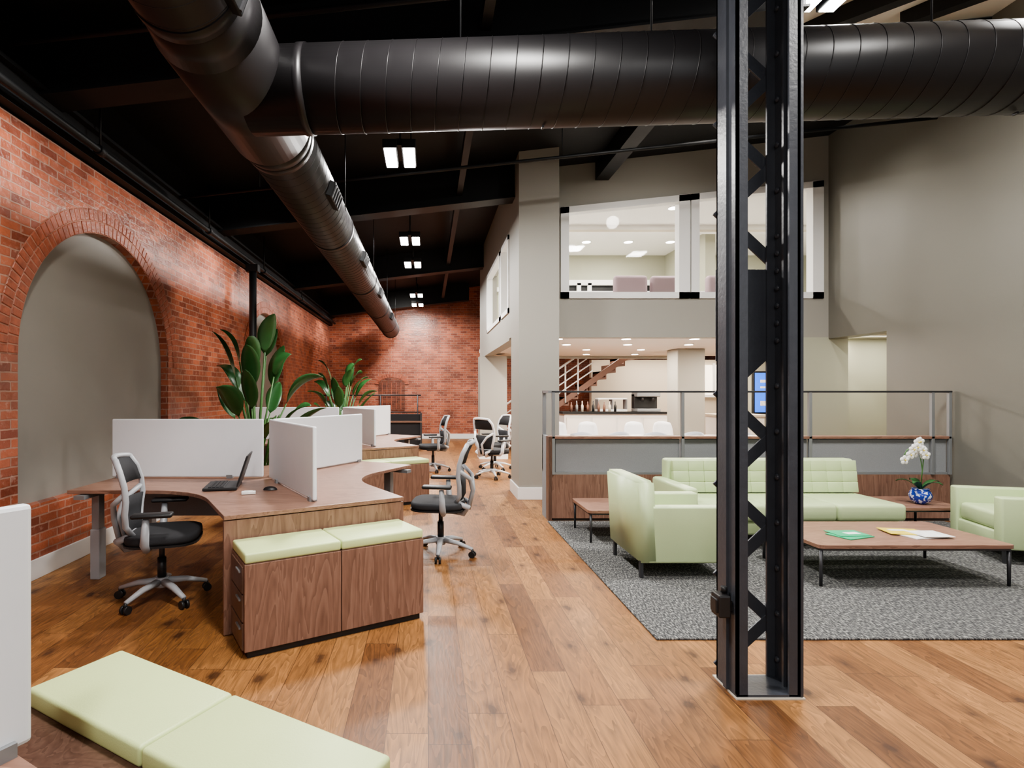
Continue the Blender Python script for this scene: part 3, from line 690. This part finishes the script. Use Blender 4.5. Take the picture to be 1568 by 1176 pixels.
# ---------------------------------------------------------------- plants
def plant(x, y, h, n, seed, spread=.6):
    rnd = random.Random(seed); b = B('bird_of_paradise_plant', (x, y, 0))
    b.lathe([(.15, 0), (.2, .38), (.215, .4), (.19, .4), (.18, .36)], (0, 0, 0), 'potg'); b.cyl((0, 0, .35), (0, 0, .37), .18, 'soil')
    for i in range(n):
        a = i*2.399+rnd.uniform(-.3, .3); lv = (i % 6)/5; hh = h*(.52+.38*lv+.05*rnd.random())-.25
        sp = spread*(.8-.45*lv); c, s_ = math.cos(a), math.sin(a)
        b0 = Vector((c*.05, s_*.05, .37)); ll = .42+.2*rnd.random()
        mid = Vector((c*sp*.25, s_*sp*.25, .37+(hh-.37)*.5)); p1 = Vector((c*sp*.6, s_*sp*.6, hh-.1))
        b.tube([b0, mid, p1], [.018, .013, .009], 'stem', 6)
        d0 = (p1-mid).normalized(); rows = []
        side = Vector((-s_, c, 0)); side = (side+Vector((0, 0, rnd.uniform(-.7, .7)))).normalized(); droop = rnd.uniform(.2, 1.2); p = p1.copy(); m = 12
        out = Vector((c, s_, 0)); W0 = rnd.uniform(.095, .135)
        for k in range(m):
            t = k/(m-1); wd = W0*(math.sin(math.pi*(t**.75)*.97+.04)**.85 if 0 < t < 1 else .03)+.002
            rows.append([p-side*wd+Vector((0, 0, .35*wd)), p-side*wd*.5+Vector((0, 0, .08*wd)), p.copy(), p+side*wd*.5+Vector((0, 0, .08*wd)), p+side*wd+Vector((0, 0, .35*wd))])
            th = droop*t; dd = (d0*(1-t*.5)+out*th*.8+Vector((0, 0, -.5*th*t))).normalized(); p = p+dd*ll/(m-1)
        b.sheet(rows, 'leaf', .002)
    b.done()
plant(-2.08, 6.75, 2.45, 20, 21, .95); plant(-1.75, 11.2, 2.25, 22, 5, .95)

b = B('low_office_screen'); b.bx(-1.1, -.2, 14.5, 14.56, .1, .92, 'bfab', .01); b.bx(-1.15, -1.1, 14.45, 14.6, 0, .95, 'dmetal'); b.bx(-.2, -.15, 14.45, 14.6, 0, .95, 'dmetal')
b.bx(-1.15, -.15, 14.44, 15.1, .7, .74, 'wh'); b.done()
b = B('guard_rail')
for z in (1.4, .9, .5): b.tube([(XL+.05, 16.4, z), (-.2, 16.4, z)], .018, 'dmetal', 8)
for x in (-3, -2.2, -1.4, -.3): b.cyl((x, 16.4, 0), (x, 16.4, 1.4), .02, 'dmetal', 8)
b.done()

# ---------------------------------------------------------------- lounge
b = B('area_rug'); b.bx(1.38, 5.95, 3.35, 6.4, 0, .012, 'rug', .004); b.done()
b = B('lounge_partition'); PY = 6.45
b.bx(1.44, XR-.03, PY, PY+.1, .03, .54, 'wv', .003); b.bx(1.46, XR-.04, PY+.01, PY+.09, 0, .03, 'bplast')
xs = [1.44, 2.94, 4.42, 5.84, XR-.06]
for a, c in zip(xs[:-1], xs[1:]):
    b.bx(a+.045, c-.0, PY+.015, PY+.085, .56, .95, 'gfab', .008); b.bx(a+.04, c, PY, PY+.1, .54, .565, 'mgrey')
b.bx(1.42, XR-.03, PY-.02, PY+.14, .955, .985, 'wh', .004)
for x in xs: b.bx(x, x+.035, PY-.02, PY+.015, .54, 1.5, 'mgrey', .003)
b.bx(1.44, XR-.02, PY-.02, PY+.015, 1.49, 1.512, 'dmetal', .003)
b.bx(1.40, 1.44, PY-.02, PY+.12, 0, .98, 'wd'); b.bx(1.40, 1.44, PY+.3, PY+.34, .54, 1.5, 'mgrey'); b.bx(1.40, 1.44, PY, PY+.34, 1.485, 1.515, 'mgrey'); b.bx(1.40, 1.44, PY+.12, PY+.34, 0, .98, 'gfab')
b.done()

def legs(b, pts, h, r=.02):
    for x, y in pts: b.box((x, y, h/2), (r*1.2, r*1.8, h), 'dmetal', .003)
def sofa(x0, x1, y0, y1):
    b = B('lounge_sofa', (x0, y0, .012)); w = x1-x0; d = y1-y0
    b.bx(.02, w-.02, .04, d-.02, .13, .27, 'limes', .03, smooth=True, seg=3)
    n = 3; cw = (w-.13)/n
    for i in range(n): b.bx(.13+i*cw+.002, .13+(i+1)*cw-.002, 0, d-.14, .27, .43, 'limes', .035, smooth=True, seg=3)
    b.bx(.1, w-.0, d-.14, d, .15, .78, 'limes', .03, smooth=True, seg=3)
    nc, nr = 12, 3; qw = (w-.16)/nc; qh = .33/nr
    for i in range(nc):
        for j in range(nr):
            b.box((.15+(i+.5)*qw, d-.17+.015*j, .435+(j+.5)*qh), (qw, .09, qh), 'limes', .005, seg=2, smooth=True, rot=(R(-6), 0, 0))
    b.bx(0, .13, .02, d, .13, .58, 'limes', .03, smooth=True, seg=3)
    legs(b, [(.06, .08), (w-.08, .08), (.06, d-.06), (w-.08, d-.06), (w/2, .08)], .14); b.done()
sofa(2.42, 4.5, 5.2, 6.0)
def armchair(cx, cy, rot, w=.72, d=.78):
    b = B('lounge_armchair', (cx, cy, .012), rot)
    for s_ in (-1, 1): b.box((.045, s_*(w/2-.055), .35), (d-.09, .11, .45), 'limes', .018, seg=3, smooth=True)
    b.box((.03, 0, .2), (d-.08, w-.2, .14), 'limes', .02, seg=3, smooth=True)
    b.box((.06, 0, .35), (d-.16, w-.22, .16), 'limes', .035, seg=3, smooth=True)
    bb = bmesh.new(); bmesh.ops.create_cube(bb, size=1)
    for v in bb.verts: v.co = Vector((v.co.x*.15, v.co.y*w*1.005, v.co.z*.655))
    bmesh.ops.bevel(bb, geom=bb.edges[:], offset=.02, segments=3, affect='EDGES')
    for v in bb.verts: v.co.x -= (v.co.z+.33)*.05
    b.add(bb, 'limes', True, Matrix.Translation((-d/2+.095, 0, .4525)))
    for j in range(3):
        for i in range(4): b.box((-d/2+.165-.005*j, (i-1.5)*.125, .47+j*.1), (.06, .122, .1), 'limes', .005, smooth=True, rot=(0, R(-3), 0))
    legs(b, [(-d/2+.05, -w/2+.05), (-d/2+.05, w/2-.05), (d/2-.05, -w/2+.05), (d/2-.05, w/2-.05)], .14, .022); b.done()
armchair(2.05, 4.76, 0); armchair(5.42, 5.02, math.pi-.28)
def low_table(name, x0, x1, y0, y1, h):
    b = B(name, ((x0+x1)/2, (y0+y1)/2, .0135 if y0 < 5.9 else 0)); w = x1-x0; d = y1-y0
    def rr(w, d, r=.04):
        P = []
        for cx_, cy_, a0 in ((w/2-r, d/2-r, 0), (-w/2+r, d/2-r, 90), (-w/2+r, -d/2+r, 180), (w/2-r, -d/2+r, 270)):
            for k in range(5): a = R(a0+k*22.5); P.append((cx_+r*math.cos(a), cy_+r*math.sin(a)))
        return P
    b.prism(rr(w, d), h-.03, h, 'wh', .003); b.prism(rr(w-.02, d-.02), h-.045, h-.03, 'dmetal')
    for sx in (-1, 1):
        for sy in (-1, 1):
            b.cyl((sx*(w/2-.03), sy*(d/2-.03), 0), (sx*(w/2-.03), sy*(d/2-.03), h-.04), .011, 'dmetal', 12, r2=.014)
    b.done()
low_table('coffee_table', 2.98, 4.48, 4.22, 5.0, .32)
low_table('end_table', 1.58, 2.3, 5.45, 6.1, .32)
low_table('end_table', 4.62, 5.45, 5.58, 6.2, .32)
Z = .335
b = B('green_brochures', (3.42, 4.5, Z), .15)
b.box((0, 0, .003), (.28, .2, .005), 'grn', rot=(0, 0, .2)); b.box((.02, .04, .008), (.26, .18, .004), 'grn', rot=(0, 0, -.1)); b.box((.05, .03, .0105), (.12, .06, .001), 'paper'); b.done()
b = B('magazines', (3.98, 4.52, Z), -.1)
b.box((0, 0, .004), (.3, .24, .007), 'paper', rot=(0, 0, .3)); b.box((-.06, .06, .011), (.28, .21, .006), 'yel', rot=(0, 0, -.1)); b.box((.08, -.02, .016), (.24, .2, .004), 'paper', rot=(0, 0, .1)); b.box((-.08, .09, .0155), (.14, .05, .002), 'paper'); b.done()
b = B('potted_orchid', (5.13, 5.78, Z))
b.lathe([(.045, 0), (.085, .04), (.1, .09), (.085, .13), (.07, .15), (.078, .16), (.06, .155)], (0, 0, 0), 'porc'); b.cyl((0, 0, .13), (0, 0, .145), .065, 'soil')
for a in (0, 1.3, 2.6, 3.7, 5.0):
    c, s_ = math.cos(a), math.sin(a); rows = []
    for k in range(7):
        t = k/6; p = Vector((c*.2*t, s_*.2*t, .15+.1*math.sin(t*2.2))); wd = .035*math.sin(math.pi*(t*.9+.08)); sd = Vector((-s_, c, 0))
        rows.append([p-sd*wd, p-Vector((0, 0, .006)), p+sd*wd])
    b.sheet(rows, 'leaf', .003)
for dx, dy, hh in ((-.16, -.02, .62), (-.02, .03, .68)):
    P = [Vector((0, 0, .14)), Vector((.02, 0, .35)), Vector((.02, dy, .52)), Vector((dx*.5, dy, hh)), Vector((dx, dy, hh-.06)), Vector((dx-.05, dy, hh-.16))]
    b.tube(P, .005, 'stem', 6)
    for k in range(6):
        t = k/5; f = P[2].lerp(P[3], t*2) if t < .5 else P[3].lerp(P[5], (t-.5)*2)
        f = f+Vector((random.uniform(-.02, .02), -.03, random.uniform(-.03, .01)))
        for q in range(5):
            a = 2*math.pi*q/5+.3; b.sph(f+Vector((.028*math.cos(a), 0, .028*math.sin(a))), .023, 'petal', 8, (1, .25, 1))
        b.sph(f+Vector((0, -.012, 0)), .009, 'yel', 6)
b.done()

# ---------------------------------------------------------------- camera
cam = bpy.data.cameras.new('camera'); co = bpy.data.objects.new('camera', cam); sc.collection.objects.link(co)
co.location = (0, 0, 1.5); co.rotation_euler = (R(90), 0, 0)
cam.sensor_width = 36; cam.lens = 850/1568*36; cam.shift_x = (784-655)/1568; cam.shift_y = 12/1568; cam.clip_start = .05
sc.camera = co
sc.view_settings.view_transform = 'AgX'
sc.view_settings.look = 'AgX - Medium High Contrast'
sc.view_settings.exposure = 0.1
